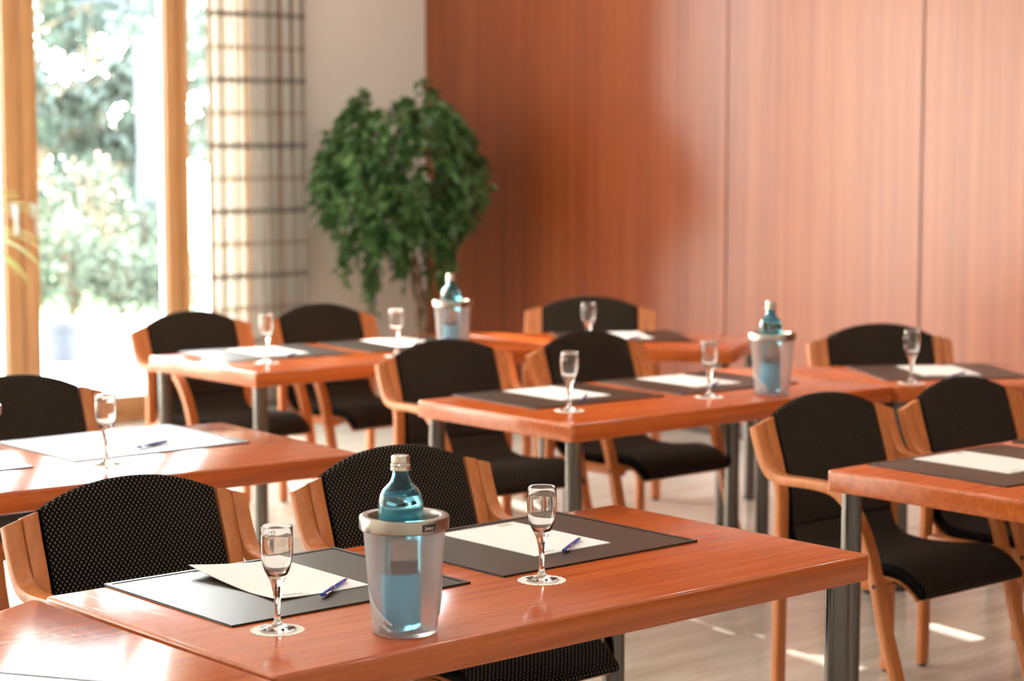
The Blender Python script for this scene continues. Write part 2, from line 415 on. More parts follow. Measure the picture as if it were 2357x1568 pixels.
# ------------------------------------------------------------------ glazed doors
def leaf(name, x0, x1, handle_side, label):
    """glazed leaf between x0 and x1 with stiles, rails, pane and handle"""
    y0, y1 = YW + 0.02, YW + 0.095; st = 0.095
    bm = bmesh.new()
    box(bm, x0, x0 + st, y0, y1, 0.03, DOOR_H - 0.07, 0.006)
    box(bm, x1 - st, x1, y0, y1, 0.03, DOOR_H - 0.07, 0.006)
    box(bm, x0 + st, x1 - st, y0, y1, 0.03, 0.14, 0.004)
    box(bm, x0 + st, x1 - st, y0, y1, DOOR_H - 0.175, DOOR_H - 0.07, 0.004)
    d = struct(bm_to(name, bm, M['door_wood'], None, 40))
    if label: d['label'] = label
    g = boxo('window_pane', (x0 + st - .005, x1 - st + .005, y0 + .035, y0 + .041, 0.135, DOOR_H - 0.17), M['window'], d)
    bm = bmesh.new()
    for xa, xb in ((x0 + st, x0 + st + .012), (x1 - st - .012, x1 - st)): box(bm, xa, xb, y0 + .042, y1 - .004, 0.14, DOOR_H - .175)
    bm_to('glazing_bead', bm, M['gasket'], d)
    if handle_side:
        hx = x0 + 0.055 if handle_side < 0 else x1 - 0.055
        bm = bmesh.new()
        box(bm, hx - .017, hx + .017, y0 - .010, y0, 1.17, 1.25, 0.003)
        tube_bm(bm, [(hx, y0 - .01, 1.225), (hx, y0 - .045, 1.225)], 0.010, 10)
        box(bm, hx - .012, hx + .012, y0 - .062, y0 - .042, 1.085, 1.242, 0.007)
        bm_to('door_handle', bm, M['handle'], d, 40)
    return d
S = lambda s: XR - s
# first opening: sidelight s 1.30-1.73, post 1.73-1.86, leaves 1.77.. and 2.77..
bm = bmesh.new(); y0, y1 = YW, YW + 0.11
box(bm, S(1.760), S(1.725), y0, y1, 0, DOOR_H, 0.005)                       # post beside the sidelight
box(bm, S(3.90), S(3.83), y0, y1, 0, DOOR_H, 0.005)
box(bm, S(1.33), S(1.30), y0, y1, 0, DOOR_H, 0.005)
box(bm, S(3.83), S(1.30), y0, y1, DOOR_H - .06, DOOR_H, 0.005)
box(bm, S(3.83), S(1.30), y0 - .02, y1 + .05, 0.0, 0.03, 0.004)
struct(bm_to('door_frame_1', bm, M['door_wood'], None, 40))
leaf('door_1', S(2.765), S(1.763), -1, None)
leaf('door_2', S(3.70), S(2.775), 1, None)
w = struct(boxo('window_1', (S(1.725), S(1.33), YW + 0.04, YW + 0.046, 0.03, DOOR_H - .06), M['window']))
for i, (a_, b_) in enumerate(OPEN[1:]):
    bm = bmesh.new()
    box(bm, a_, a_ + .05, y0, y1, 0, DOOR_H, .005); box(bm, b_ - .05, b_, y0, y1, 0, DOOR_H, .005)
    box(bm, a_ + .05, b_ - .05, y0, y1, DOOR_H - .06, DOOR_H, .005); box(bm, a_ + .05, b_ - .05, y0, y1, 0, .03, .004)
    struct(bm_to('door_frame_%d' % (i + 2), bm, M['door_wood'], None, 40))
    mid = (a_ + b_) / 2
    leaf('door_%d' % (2 * i + 3), mid + .003, b_ - .05, -1, None); leaf('door_%d' % (2 * i + 4), a_ + .05, mid - .003, 1, None)

# ------------------------------------------------------------------ curtains
def curtain(name, xa, xb, y, z0, z1, folds, amp, mat, flare=0.0, nz=10, seed=1):
    rnd = random.Random(seed); vs, fs, uv = [], [], []
    n = folds * 10; ph = [rnd.uniform(-.5, .5) for _ in range(folds + 2)]
    am = [rnd.uniform(.6, 1.2) for _ in range(folds + 2)]
    for i in range(nz + 1):
        t = i / nz; z = z1 + (z0 - z1) * t; u_acc = 0; prev = None
        for j in range(n + 1):
            s = j / n; fi = s * folds; k = int(fi) % (folds + 1)
            mixa = am[k] * (1 - (fi - int(fi))) + am[k + 1] * (fi - int(fi))
            xx = xa + (xb - xa) * s + flare * t * (1 - s) * -1
            yy = y + amp * mixa * math.sin(2 * PI * fi + 0.6 * ph[k] + 0.25 * t * ph[k]) + 0.012 * math.sin(3.1 * fi + 2 * t)
            xx += 0.4 * amp * mixa * math.sin(4 * PI * fi)
            if prev: u_acc += math.hypot(xx - prev[0], yy - prev[1])
            prev = (xx, yy); vs.append((xx, yy, z)); uv.append((u_acc, z))
    for i in range(nz):
        for j in range(n):
            a = i * (n + 1) + j; fs.append((a, a + 1, a + n + 2, a + n + 1))
    o = pydata(name, vs, fs, mat, None, 80, uvs=uv)
    return o
c_ = curtain('curtain', S(1.635), S(1.0), YW - 0.11, 0.02, 3.5, 15, 0.040, M['curtain'], 0.0, 12, 4)
sm = c_.modifiers.new('thickness', 'SOLIDIFY'); sm.thickness = 0.002
tag(c_, 'cream plaid curtain with brown bands hanging beside the white wall', 'curtain')
rail = tubeo('curtain_rail', [(XR - 0.9, YW - .11, 3.52), (XR - 4.2, YW - .11, 3.52)], 0.014, M['handle'])
tag(rail, 'thin white rail carrying the plaid curtain above the glazed doors', 'curtain rail')
for i, (a_, b_) in enumerate(OPEN[1:]):  # added sheers in the unseen openings, stop direct sun and diffuse it
    s_ = curtain('sun_diffuser_sheer', a_ - .1, b_ + .1, YW - 0.13, 0.03, 3.5, 12, 0.03, M['sheer'], 0, 2, 20 + i)
    tag(s_, ['first', 'second', 'third', 'fourth', 'fifth'][i] + ' added sun-diffusing white sheer, out of view, counted leftwards from the visible glazed doors', 'curtain', 'added sheers diffusing the sun at the unseen left doors')

# ------------------------------------------------------------------ tables
TH, TT = 0.74, 0.056
def rounded_slab(poly, rc, bev, z0, z1, seg=5):
    """slab over a convex counter-clockwise outline, corners rounded by rc"""
    bm = bmesh.new(); pts = []; n = len(poly)
    for i in range(n):
        p0, p, p1 = Vector(poly[i - 1]), Vector(poly[i]), Vector(poly[(i + 1) % n])
        a, b_ = (p0 - p).normalized(), (p1 - p).normalized()
        half = math.acos(max(-1, min(1, a.dot(b_)))) / 2
        d = rc / math.tan(half); c = p + (a + b_).normalized() * (rc / math.sin(half))
        s_, e_ = p + a * d - c, p + b_ * d - c
        a0 = math.atan2(s_.y, s_.x); a1 = math.atan2(e_.y, e_.x)
        while a1 < a0: a1 += 2 * PI
        for k in range(seg + 1):
            t = a0 + (a1 - a0) * k / seg
            pts.append((c.x + rc * math.cos(t), c.y + rc * math.sin(t)))
    vb = [bm.verts.new((x_, y_, z0)) for x_, y_ in pts]; f = bm.faces.new(vb)
    r = bmesh.ops.extrude_face_region(bm, geom=[f]); vt = [g for g in r['geom'] if isinstance(g, bmesh.types.BMVert)]
    bmesh.ops.translate(bm, verts=vt, vec=(0, 0, z1 - z0))
    bmesh.ops.recalc_face_normals(bm, faces=bm.faces)
    es = [e for e in bm.edges if abs(e.verts[0].co.z - z1) < 1e-6 and abs(e.verts[1].co.z - z1) < 1e-6]
    bmesh.ops.bevel(bm, geom=es, offset=bev, segments=4, affect='EDGES', profile=0.5)
    es = [e for e in bm.edges if abs(e.verts[0].co.z - z0) < 1e-6 and abs(e.verts[1].co.z - z0) < 1e-6]
    bmesh.ops.bevel(bm, geom=es, offset=0.003, segments=2, affect='EDGES', profile=0.5)
    return bm
def inset(poly, d):
    """outline moved inwards by d, as a list of corner points"""
    n = len(poly); out = []
    for i in range(n):
        p0, p, p1 = Vector(poly[i - 1]), Vector(poly[i]), Vector(poly[(i + 1) % n])
        a, b_ = (p0 - p).normalized(), (p1 - p).normalized()
        half = math.acos(max(-1, min(1, a.dot(b_)))) / 2
        out.append(p + (a + b_).normalized() * (d / math.sin(half)))
    return out
def make_table(poly):
    t = empty('table', (0, 0, 0), 0, None, 'table', None)
    bm = rounded_slab(poly, 0.013, 0.008, TH - TT, TH)
    for f in bm.faces: f.material_index = 0 if f.normal.z > 0.9 else 1
    bm_to('tabletop', bm, [M['table'], M['table_edge']], t, 35)
    for p in inset(poly, 0.048):
        lg = lathe('leg', [(0, 0.012), (0.0265, 0.012), (0.0268, 0.014), (0.0268, TH - TT), (0, TH - TT)], M['steel'], t, 28, 35, (p.x, p.y, 0))
        lathe('foot_cap', [(0, 0), (0.025, 0), (0.0272, 0.003), (0.0272, 0.0118), (0, 0.0118)], M['black_plastic'], lg, 24, 35)
    bm = bmesh.new(); q = inset(poly, 0.24); n = len(q)
    for i in range(n):
        a, b_ = q[i], q[(i + 1) % n]; d = (b_ - a); L = d.length; ang = math.atan2(d.y, d.x)
        mt = Matrix.Translation(((a.x + b_.x) / 2, (a.y + b_.y) / 2, TH - TT - .0105)) @ Matrix.Rotation(ang, 4, 'Z') @ Matrix.Diagonal((L, .022, .02, 1))
        bmesh.ops.create_cube(bm, size=1, matrix=mt)
    bm_to('under_frame', bm, M['black_plastic'], t, 35)
    return t
LT, WTB = 1.51, 0.78
RECT = [(-LT / 2, -WTB / 2), (LT / 2, -WTB / 2), (LT / 2, WTB / 2), (-LT / 2, WTB / 2)]
long_t = make_table(RECT)
def put_table(src, first, x_, y_, deg, label, grp):
    o = src if first else copy_tree(src)
    o.location = (x_, y_, 0); o.rotation_euler = (0, 0, R(deg)); tag(o, label, 'table', grp); return o
G_T = 'cherry conference tables on steel legs'
put_table(long_t, True, 2.591, 3.141, 0.39, 'long polished cherry table nearest the camera, carrying the sharpest cooler and two glasses', G_T)
put_table(long_t, False, 4.929, 4.983, -0.46, 'long cherry table in the middle of the room, with two desk mats and a cooler', G_T)
put_table(long_t, False, 4.958, 6.767, -0.18, 'long cherry table nearest the plaid curtain, its end edge shining white', G_T)
put_table(long_t, False, 4.874, 3.157, 0.2, 'cherry table cut off by the right edge of the photo', G_T)
put_table(long_t, False, 2.622, 5.004, -3.17, 'cherry table at the left edge of the photo, glaring white in front of the doors', G_T)
def end_table(poly, label):
    c = Vector((sum(p[0] for p in poly) / len(poly), sum(p[1] for p in poly) / len(poly)))
    o = make_table([(p[0] - c.x, p[1] - c.y) for p in poly]); o.location = (c.x, c.y, 0)
    tag(o, label, 'table', G_T); return o
end_table([(5.695, 4.575), (6.245, 4.17), (6.60, 4.80), (5.695, 5.345)], 'wedge cherry table at the right, joined to the end of the middle table')
end_table([(5.722, 6.375), (6.144, 5.801), (6.775, 6.205), (5.722, 7.14)], 'wedge-shaped cherry table farthest back, angled in front of the wood-panelled wall')
end_table([(1.825, 2.72), (1.812, 3.523), (0.98, 3.10), (1.25, 2.30)], 'scratched cherry table in the bottom left corner, butted against the nearest table')

# ------------------------------------------------------------------ chairs (local front is -Y, x across)
def mirror(path): return path
def make_chair():
    ch = empty('armchair', (0, 0, 0), 0, None, 'chair', None)
    # upholstery profile (forward distance f, height z), top of back to front lip; f becomes -y
    prof = spline([(-.077, .868), (-.062, .823), (-.034, .74), (-.004, .647), (.007, .59), (.013, .52), (.030, .468), (.068, .440), (.15, .432), (.25, .438), (.34, .450), (.40, .446), (.44, .430), (.475, .404), (.492, .383)], 5)
    NB = 26                                     # index where the back becomes the seat
    al = [0.0]
    for p, q in zip(prof[:-1], prof[1:]): al.append(al[-1] + (q - p).length)
    def at(s):
        s = max(0, min(al[-1], s))
        for i in range(len(al) - 1):
            if s <= al[i + 1]:
                t = (s - al[i]) / (al[i + 1] - al[i]); p = prof[i].lerp(prof[i + 1], t)
                d = (prof[i + 1] - prof[i]).normalized(); return p, Vector((-d.y, d.x))
    sB = al[NB]
    def pad(name, s_top, s_bot, wtop, wbot, thick, off, arch, mat, edge=0.012, nx=22, ns=26, rim=True):
        vs, fs, uv, mi = [], [], [], []
        xs = [-1 + 2 * j / nx for j in range(nx + 1)]
        xs = [math.copysign(1 - (1 - abs(v_)) ** 1.5, v_) for v_ in xs]
        ts = [i / ns for i in range(ns + 1)]
        ts = [0.5 - 0.5 * math.copysign(1 - (1 - abs(1 - 2 * t)) ** 1.4, 1 - 2 * t) for t in ts]
        def depth(j, i, W_, L_):
            dx = (1 - abs(xs[j])) * W_; dt = min(ts[i], 1 - ts[i]) * L_
            d = min(dx, dt); d = min(d / edge, 1); return edge * (1 - math.sqrt(max(0, 1 - (1 - d) ** 2)))
        for side in (1, -1):
            for i, t in enumerate(ts):
                for j, sx in enumerate(xs):
                    w_ = wtop + (wbot - wtop) * t; X = sx * w_
                    st = s_top + (arch * (abs(sx) ** 2.2) if arch else 0)
                    s_ = st + (s_bot - st) * t
                    p, n_ = at(s_)
                    e_ = min(depth(j, i, w_, s_bot - s_top), thick * .49)
                    d = off - e_ if side > 0 else off - thick + e_
                    q = p + n_ * -d if False else p - n_ * (-d)
                    vs.append((X, -q.x, q.y)); uv.append((X, s_) if side > 0 else (X + math.copysign(thick, X), s_ + (thick if t > .5 else -thick)))
        K = (nx + 1) * (ns + 1)
        for i in range(ns):
            for j in range(nx):
                a = i * (nx + 1) + j; fs.append((a, a + 1, a + nx + 2, a + nx + 1)); mi.append(1 if j in (0, nx - 1) else 0)
                fs.append((K + a, K + a + nx + 1, K + a + nx + 2, K + a + 1)); mi.append(1 if j in (0, nx - 1) else 0)
        bd = [j for j in range(nx + 1)] + [i * (nx + 1) + nx for i in range(1, ns + 1)] + [ns * (nx + 1) + j for j in range(nx - 1, -1, -1)] + [i * (nx + 1) for i in range(ns - 1, 0, -1)]
        for k in range(len(bd)):
            a, b_ = bd[k], bd[(k + 1) % len(bd)]; fs.append((a, K + a, K + b_, b_)); mi.append(1)
        me = bpy.data.meshes.new(name); me.from_pydata(vs, [], fs)
        ul = me.uv_layers.new(name='UVMap')
        for l in me.loops: ul.data[l.index].uv = uv[l.vertex_index]
        for p_, k_ in zip(me.polygons, mi): p_.material_index = k_ if mat is M['fabric'] else 0
        bm = bmesh.new(); bm.from_mesh(me); bmesh.ops.recalc_face_normals(bm, faces=bm.faces); bm.to_mesh(me); bm.free()
        idx = [p_.material_index for p_ in me.polygons]
        o = link(name, me, [M['fabric'], M['fabric_edge']] if mat is M['fabric'] else mat, ch, 60)
        for p_, k_ in zip(me.polygons, idx): p_.material_index = k_
        return o
    pad('backrest', 0.0, sB + .004, .2245, .2245, .030, 0.004, .052, M['fabric'])
    pad('seat', sB - .002, al[-1], .2245, .2235, .036, 0.004, 0, M['fabric'])
    pad('seat_shell', sB + .01, al[-1] - .004, .222, .221, .011, -0.0325, 0, M['chair_wood'], 0.003, 8, 30)
    pad('back_shell', 0.02, sB - .004, .221, .221, .009, -0.0265, .052, M['chair_wood'], 0.003, 12, 16)
    rear = spline([(-.066, .809), (-.048, .75), (-.020, .665), (-.006, .60)], 6)
    rleg = [(-.006, .60), (-.0055, .5), (-.008, .3), (-.011, .008)]
    armp = spline([(-.066, .796), (-.046, .735), (-.026, .69), (.000, .662), (.045, .652), (.11, .653), (.18, .653), (.235, .643), (.275, .617), (.302, .585)], 6)
    fleg = spline([(.302, .585), (.327, .545), (.350, .495), (.368, .44), (.386, .38), (.405, .30), (.440, .19), (.497, .008)], 5)
    def P(path): return [(-p[0], p[1]) for p in path]
    for s in (-1, 1):
        a, b_ = sorted((s * .2262, s * .2645)); strip_part('back_post', P(rear), a, b_, .024, M['chair_wood'], ch, -.009, .004)
        l = strip_part('leg', P(rleg), a, b_, .024, M['chair_wood'], ch, 0, .004)
        bm = bmesh.new(); box(bm, a + .006, b_ - .006, .003, .019, 0, .010, .002); bm_to('foot_glide', bm, M['black_plastic'], l)
        a, b_ = sorted((s * .2665, s * .3075)); strip_part('armrest', P(armp), a, b_, .026, M['chair_wood'], ch, -.012, .004)
        l = strip_part('leg', P(fleg), a, b_, .026, M['chair_wood'], ch, 0, .004)
        bm = bmesh.new(); box(bm, a + .006, b_ - .006, -.503, -.489, 0, .010, .002); bm_to('foot_glide', bm, M['black_plastic'], l)
        bm = bmesh.new(); tube_bm(bm, [(s * .305, -.383, .405), (s * .3092, -.383, .405)], .0065, 14); bm_to('bolt', bm, M['dark_screw'], ch, 40)
        bm = bmesh.new()                           # side rail under the seat joining front and rear leg
        box(bm, min(s * .2275, s * .2640), max(s * .2275, s * .2640), -.385, -.013, .380, .410, .003)
        bm_to('seat_rail', bm, M['chair_wood'], ch, 40)
    bm = bmesh.new()
    box(bm, -.2275, .2275, -.34, -.315, .385, .405, .003); box(bm, -.2275, .2275, -.10, -.075, .378, .396, .003)
    bm_to('stretcher', bm, M['black_plastic'], ch, 40)
    return ch
chair0 = make_chair()
G_C = 'beech armchairs with black patterned upholstery'
CH = [
 (2.28, 3.912, 1.0, 'leftmost black patterned beech armchair at the nearest table, behind its left glass'),
 (2.999, 3.888, 2.5, 'black patterned beech armchair at the nearest table, behind its cooler'),
 (4.735, 5.868, -3.0, 'black beech armchair at the middle table, nearer the left, its seat under the table end'),
 (5.362, 5.772, 1.5, 'black beech armchair at the middle table, second from its left end'),
 (4.592, 3.902, 0.3, 'black beech armchair at the right edge table, its whole left arm and front leg showing'),
 (5.215, 3.877, 1.0, 'black beech armchair farther right at the right edge table, behind the white pad'),
 (4.685, 7.548, 2.5, 'black beech armchair at the curtain table, standing against the bright glazed door'),
 (5.325, 7.502, 1.5, 'black beech armchair at the curtain table, standing before the plaid curtain and white wall'),
 (6.486, 7.031, -42.0, 'black beech armchair farthest back, facing a lone glass before the wood wall'),
 (6.429, 5.236, -27.5, 'black beech armchair at the right wedge table, close to the wood-panelled wall'),
 (2.985, 5.845, -1.0, 'black beech armchair at the left edge table, partly cut off by the frame'),
 (1.30, 3.96, 27.0, 'beech armchair at the far left, almost wholly outside the photo, only an arm showing'),
]
for i, (x_, y_, dg, lb) in enumerate(CH):
    o = chair0 if i == 0 else copy_tree(chair0)
    o.location = (x_, y_, 0); o.rotation_euler = (0, 0, R(dg)); tag(o, lb, 'chair', G_C)

# ------------------------------------------------------------------ desk mats
def make_mat():
    L, W = .555, .455
    bm = bmesh.new(); box(bm, -L / 2 + .0125, L / 2 - .0125, -W / 2 + .0125, W / 2 - .0125, .0003, .0030, .0004, 1)
    o = bm_to('desk_mat', bm, M['mat'])
    def ring(name, a, b_, z1, mat):
        bm = bmesh.new()
        for (x0, x1, y0, y1) in ((-L / 2 + a, L / 2 - a, W / 2 - b_, W / 2 - a), (-L / 2 + a, L / 2 - a, -W / 2 + a, -W / 2 + b_),
                                 (-L / 2 + a, -L / 2 + b_, -W / 2 + b_, W / 2 - b_), (L / 2 - b_, L / 2 - a, -W / 2 + b_, W / 2 - b_)):
            box(bm, x0, x1, y0, y1, 0, z1)
        return bm_to(name, bm, mat, o)
    ring('border', 0.0, .0105, .0042, M['mat']); ring('groove', .0105, .0125, .0016, M['mat_groove'])
    bm = text_bm('e Rosenacker', .011, 0.0, .0004, 2)
    bmesh.ops.rotate(bm, verts=bm.verts, cent=(0, 0, 0), matrix=Matrix.Rotation(PI, 3, 'Z'))
    bmesh.ops.translate(bm, verts=bm.verts, vec=(-.055, W / 2 - .019, .0031))
    bm_to('embossed_lettering', bm, M['mat_groove'], o)
    return o
mat0 = make_mat(); G_M = 'dark leatherette desk mats'
MT = [
 (2.244, 3.305, 0.3, 'desk mat behind the left glass on the nearest table, catching grey window light'),
 (2.883, 3.308, 0.5, 'brown desk mat behind the right glass on the nearest table'),
 (4.602, 5.150, -3.0, 'dark brown desk mat at the left end of the middle table'),
 (5.222, 5.104, -3.0, 'dark brown desk mat on the middle table, next to its cooler'),
 (4.528, 3.283, -2.0, 'brown desk mat on the table cut off by the right edge of the photo'),
 (5.165, 3.283, -2.0, 'desk mat showing only one corner at the right edge of the photo'),
 (4.618, 6.940, -6.5, 'bluish desk mat at the left end of the table nearest the curtain'),
 (5.251, 6.865, -6.5, 'desk mat left of the cooler on the table nearest the curtain'),
 (6.171, 6.490, -32.0, 'dark desk mat on the farthest wedge table, before the wood wall'),
 (6.140, 4.755, -31.5, 'dark desk mat on the right wedge table under the lone glass'),
 (2.948, 5.162, -0.5, 'desk mat glaring white on the left edge table, its whole outline visible'),
 (2.270, 5.165, -1.5, 'desk mat at the left frame edge, only its right corner showing'),
 (1.322, 2.836, 32.0, 'desk mat on the scratched corner table, only its dark rim showing'),
]
for i, (x_, y_, dg, lb) in enumerate(MT):
    o = mat0 if i == 0 else copy_tree(mat0)
    o.location = (x_, y_, TH + .0002); o.rotation_euler = (0, 0, R(dg)); tag(o, lb, 'desk mat', G_M)
ZM = TH + .0034
# ------------------------------------------------------------------ notepads
def make_pad(curl):
    W, L = .216, .318; nx, ny = 14, 18; t = .0016; vs, fs = [], []
    def h(x_, y_):
        d = math.hypot(x_ + W / 2, (y_ - L / 2) * .8); k = max(0, 1 - d / .20)
        d2 = math.hypot(x_ + W / 2, y_ + L / 2); k2 = max(0, 1 - d2 / .10)
        return curl * (.017 * k ** 1.6 + .004 * k2 ** 1.5)
    for z_ in (t, 0):
        for i in range(ny + 1):
            for j in range(nx + 1):
                x_ = -W / 2 + W * j / nx; y_ = -L / 2 + L * i / ny; vs.append((x_, y_, z_ + h(x_, y_)))
    K = (nx + 1) * (ny + 1)
    for i in range(ny):
        for j in range(nx):
            a = i * (nx + 1) + j; fs.append((a, a + 1, a + nx + 2, a + nx + 1)); fs.append((K + a, K + a + nx + 1, K + a + nx + 2, K + a + 1))
    bd = list(range(nx + 1)) + [i * (nx + 1) + nx for i in range(1, ny + 1)] + [ny * (nx + 1) + j for j in range(nx - 1, -1, -1)] + [i * (nx + 1) for i in range(ny - 1, 0, -1)]
    for k in range(len(bd)): fs.append((bd[k], K + bd[k], K + bd[(k + 1) % len(bd)], bd[(k + 1) % len(bd)]))
    o = pydata('notepad', vs, fs, M['paper'], None, 30)
    bm = text_bm('Merkle', .016, 0.2, .00005, 2)
    box(bm, -.034, .030, .0115, .0122, -.00005, .00005)
    bmesh.ops.rotate(bm, verts=bm.verts, cent=(0, 0, 0), matrix=Matrix.Rotation(PI, 3, 'Z'))
    bmesh.ops.translate(bm, verts=bm.verts, vec=(-.058, -.139, t + .0002))
    for v_ in bm.verts: v_.co.z += h(v_.co.x, v_.co.y)
    bm_to('printed_heading', bm, M['ink'], o)
    bm = bmesh.new(); box(bm, .048, .082, .140, .147, t, t + .0002); box(bm, .048, .082, .1325, .1375, t, t + .0002)
    bm_to('printed_stamp', bm, M['ink_brown'], o)
    return o
pad_curl = make_pad(1.0); pad0 = make_pad(0.0)
G_N = 'white notepads on the desk mats'
PD = [
 (2.249, 3.345, -1.0, 'white notepad with a lifted corner behind the left glass on the nearest table'),
 (2.888, 3.341, 0.5, 'white notepad behind the right glass on the nearest table'),
 (4.632, 5.190, -2.5, 'white notepad at the left end of the middle table'),
 (5.229, 5.150, -2.5, 'white notepad on the middle table, next to its cooler'),
 (4.520, 3.333, -1.5, 'white notepad without a visible pen on the right edge table'),
 (4.643, 6.966, -6.5, 'white notepad at the left end of the table nearest the curtain'),
 (5.285, 6.915, -7.5, 'white notepad left of the cooler on the table nearest the curtain'),
 (6.195, 6.515, -31.5, 'white notepad on the farthest wedge table, before the wood wall'),
 (6.166, 4.770, -32.5, 'white notepad on the right wedge table behind its glass'),
 (2.945, 5.200, -0.5, 'white notepad glaring on the left edge table, behind its glass'),
]
for i, (x_, y_, dg, lb) in enumerate(PD):
    o = pad_curl if i == 0 else (pad0 if i == 1 else copy_tree(pad0))
    o.location = (x_, y_, ZM); o.rotation_euler = (0, 0, R(dg)); tag(o, lb, 'notepad', G_N)
# ------------------------------------------------------------------ ballpoint pens, tip along +X
def make_pen():
    r = .0044
    bm = bmesh.new()
    tube_bm(bm, [(.062, 0, r), (.118, 0, r * .99), (.130, 0, r), (.1385, 0, r), (.143, 0, r)], [r * .93, r * .88, r * .72, r * .35, r * .15], 16)
    o = bm_to('ballpoint_pen', bm, M['pen_blue'], None, 50)
    bm = bmesh.new(); tube_bm(bm, [(.004, 0, r), (.006, 0, r), (.060, 0, r), (.0615, 0, r)], [r * .9, r, r, r * .93], 16); bm_to('cap', bm, M['pen_blue'], o, 50)
    bm = bmesh.new(); tube_bm(bm, [(-.004, 0, r), (-.003, 0, r), (.004, 0, r)], [r * .7, r * .85, r * .85], 16); bm_to('push_button', bm, M['pen_blue'], o, 50)
    tubeo('ring', [(.0612, 0, r), (.0628, 0, r)], r * 1.03, M['pen_clip'], o, 16)
    boxo('clip', (.003, .050, -.0085, -.0055, r * .6, r * 1.35), M['pen_clip'], o, .0006)
    return o
pen0 = make_pen(); G_P = 'blue ballpoint pens with chrome clips'
PN = [
 ((2.223, 3.157), (2.342, 3.240), 'blue pen on the curled notepad of the nearest table'),
 ((2.851, 3.170), (2.971, 3.249), 'blue pen on the notepad behind the right glass of the nearest table'),
 ((4.559, 4.979), (4.680, 5.085), 'blue pen at the left end of the middle table'),
 ((5.159, 4.965), (5.290, 5.055), 'blue pen on the middle table, beside its cooler'),
 ((4.585, 6.740), (4.700, 6.835), 'blue pen on the left pad of the table nearest the curtain'),
 ((5.225, 6.745), (5.345, 6.855), 'blue pen left of the cooler on the table nearest the curtain'),
 ((6.085, 6.350), (6.215, 6.410), 'blue pen on the farthest wedge table'),
 ((6.030, 4.600), (6.170, 4.645), 'blue pen on the right wedge table, behind the glass'),
 ((2.908, 5.012), (3.027, 5.065), 'blue pen lying on the glaring white pad of the left edge table'),
]
for i, (a, b_, lb) in enumerate(PN):
    o = pen0 if i == 0 else copy_tree(pen0)
    o.location = (a[0], a[1], ZM + .0017); o.rotation_euler = (0, 0, math.atan2(b_[1] - a[1], b_[0] - a[0])); tag(o, lb, 'pen', G_P)
# ------------------------------------------------------------------ flutes on doilies
def wrap(bm, r, th0, z0):
    for v_ in bm.verts:
        x_, y_, e_ = v_.co; a = th0 + x_ / r; v_.co = ((r + e_) * math.cos(a), (r + e_) * math.sin(a), z0 + y_)
def make_glass():
    prof = [(0, .0005), (.026, .0005), (.0325, .0004), (.0334, .0014), (.032, .0026), (.022, .0050), (.012, .0085), (.0072, .0140), (.0054, .024), (.0050, .038),
            (.0056, .052), (.0074, .066), (.0094, .076), (.0104, .082), (.0125, .088), (.0175, .098), (.0225, .108), (.0262, .120), (.0284, .133), (.0293, .147), (.0292, .165), (.0285, .186),
            (.0281, .1876), (.0276, .186), (.0282, .165), (.0283, .147), (.0274, .133), (.0251, .121), (.0205, .1085), (.013, .1010), (.006, .0985), (0, .0980)]
    o = lathe('champagne_flute', prof, M['glass'], None, 56, 80)
    bm = text_bm('SELTERS', .0125, 0.1, .00004, 2); 
    mn = min(v_.co.x for v_ in bm.verts)
    for v_ in bm.verts: v_.co.x -= mn
    wrap(bm, .0295, R(60), .160); bm_to('etched_lettering', bm, M['etch'], o)
    return o
def make_doily():
    bm = bmesh.new(); n = 144; ro = []
    for k in range(n):
        a = 2 * PI * k / n; r_ = .0465 + .0026 * abs(math.sin(10 * a)); ro.append((r_ * math.cos(a), r_ * math.sin(a)))
    b0 = [bm.verts.new((x_, y_, 0)) for x_, y_ in ro]; b1 = [bm.verts.new((x_, y_, .0006)) for x_, y_ in ro]
    bm.faces.new(b0[::-1]); bm.faces.new(b1)
    for k in range(n): bm.faces.new((b0[k], b0[(k + 1) % n], b1[(k + 1) % n], b1[k]))
    return bm_to('paper_doily', bm, M['doily'])
gl0 = make_glass(); do0 = make_doily()
GL = [
 (2.020, 3.008, 'the left one on the nearest table, before the curled notepad'),
 (2.650, 3.012, 'the right one on the nearest table, beside the brown desk mat'),
 (4.382, 4.849, 'the one at the left corner of the middle table'),
 (4.974, 4.802, 'the one on the middle table, left of its cooler'),
 (5.801, 4.607, 'the one on the right wedge table'),
 (2.718, 4.853, 'the one on the white glaring left edge table'),
 (4.425, 6.644, 'the one at the left corner of the table nearest the curtain'),
 (4.953, 6.509, 'the one on the curtain table, below the ficus'),
 (5.752, 6.247, 'the one on the farthest wedge table'),
]
for i, (x_, y_, lb) in enumerate(GL):
    g = gl0 if i == 0 else copy_tree(gl0); d = do0 if i == 0 else copy_tree(do0)
    d.location = (x_, y_, TH + .0002); d.rotation_euler = (0, 0, i * .7); g.location = (x_, y_, TH + .0010)
    tag(g, 'empty flute, ' + lb, 'glass', 'clear stemmed flutes'); tag(d, 'doily under a flute, ' + lb, 'coaster', 'paper doilies under the flutes')
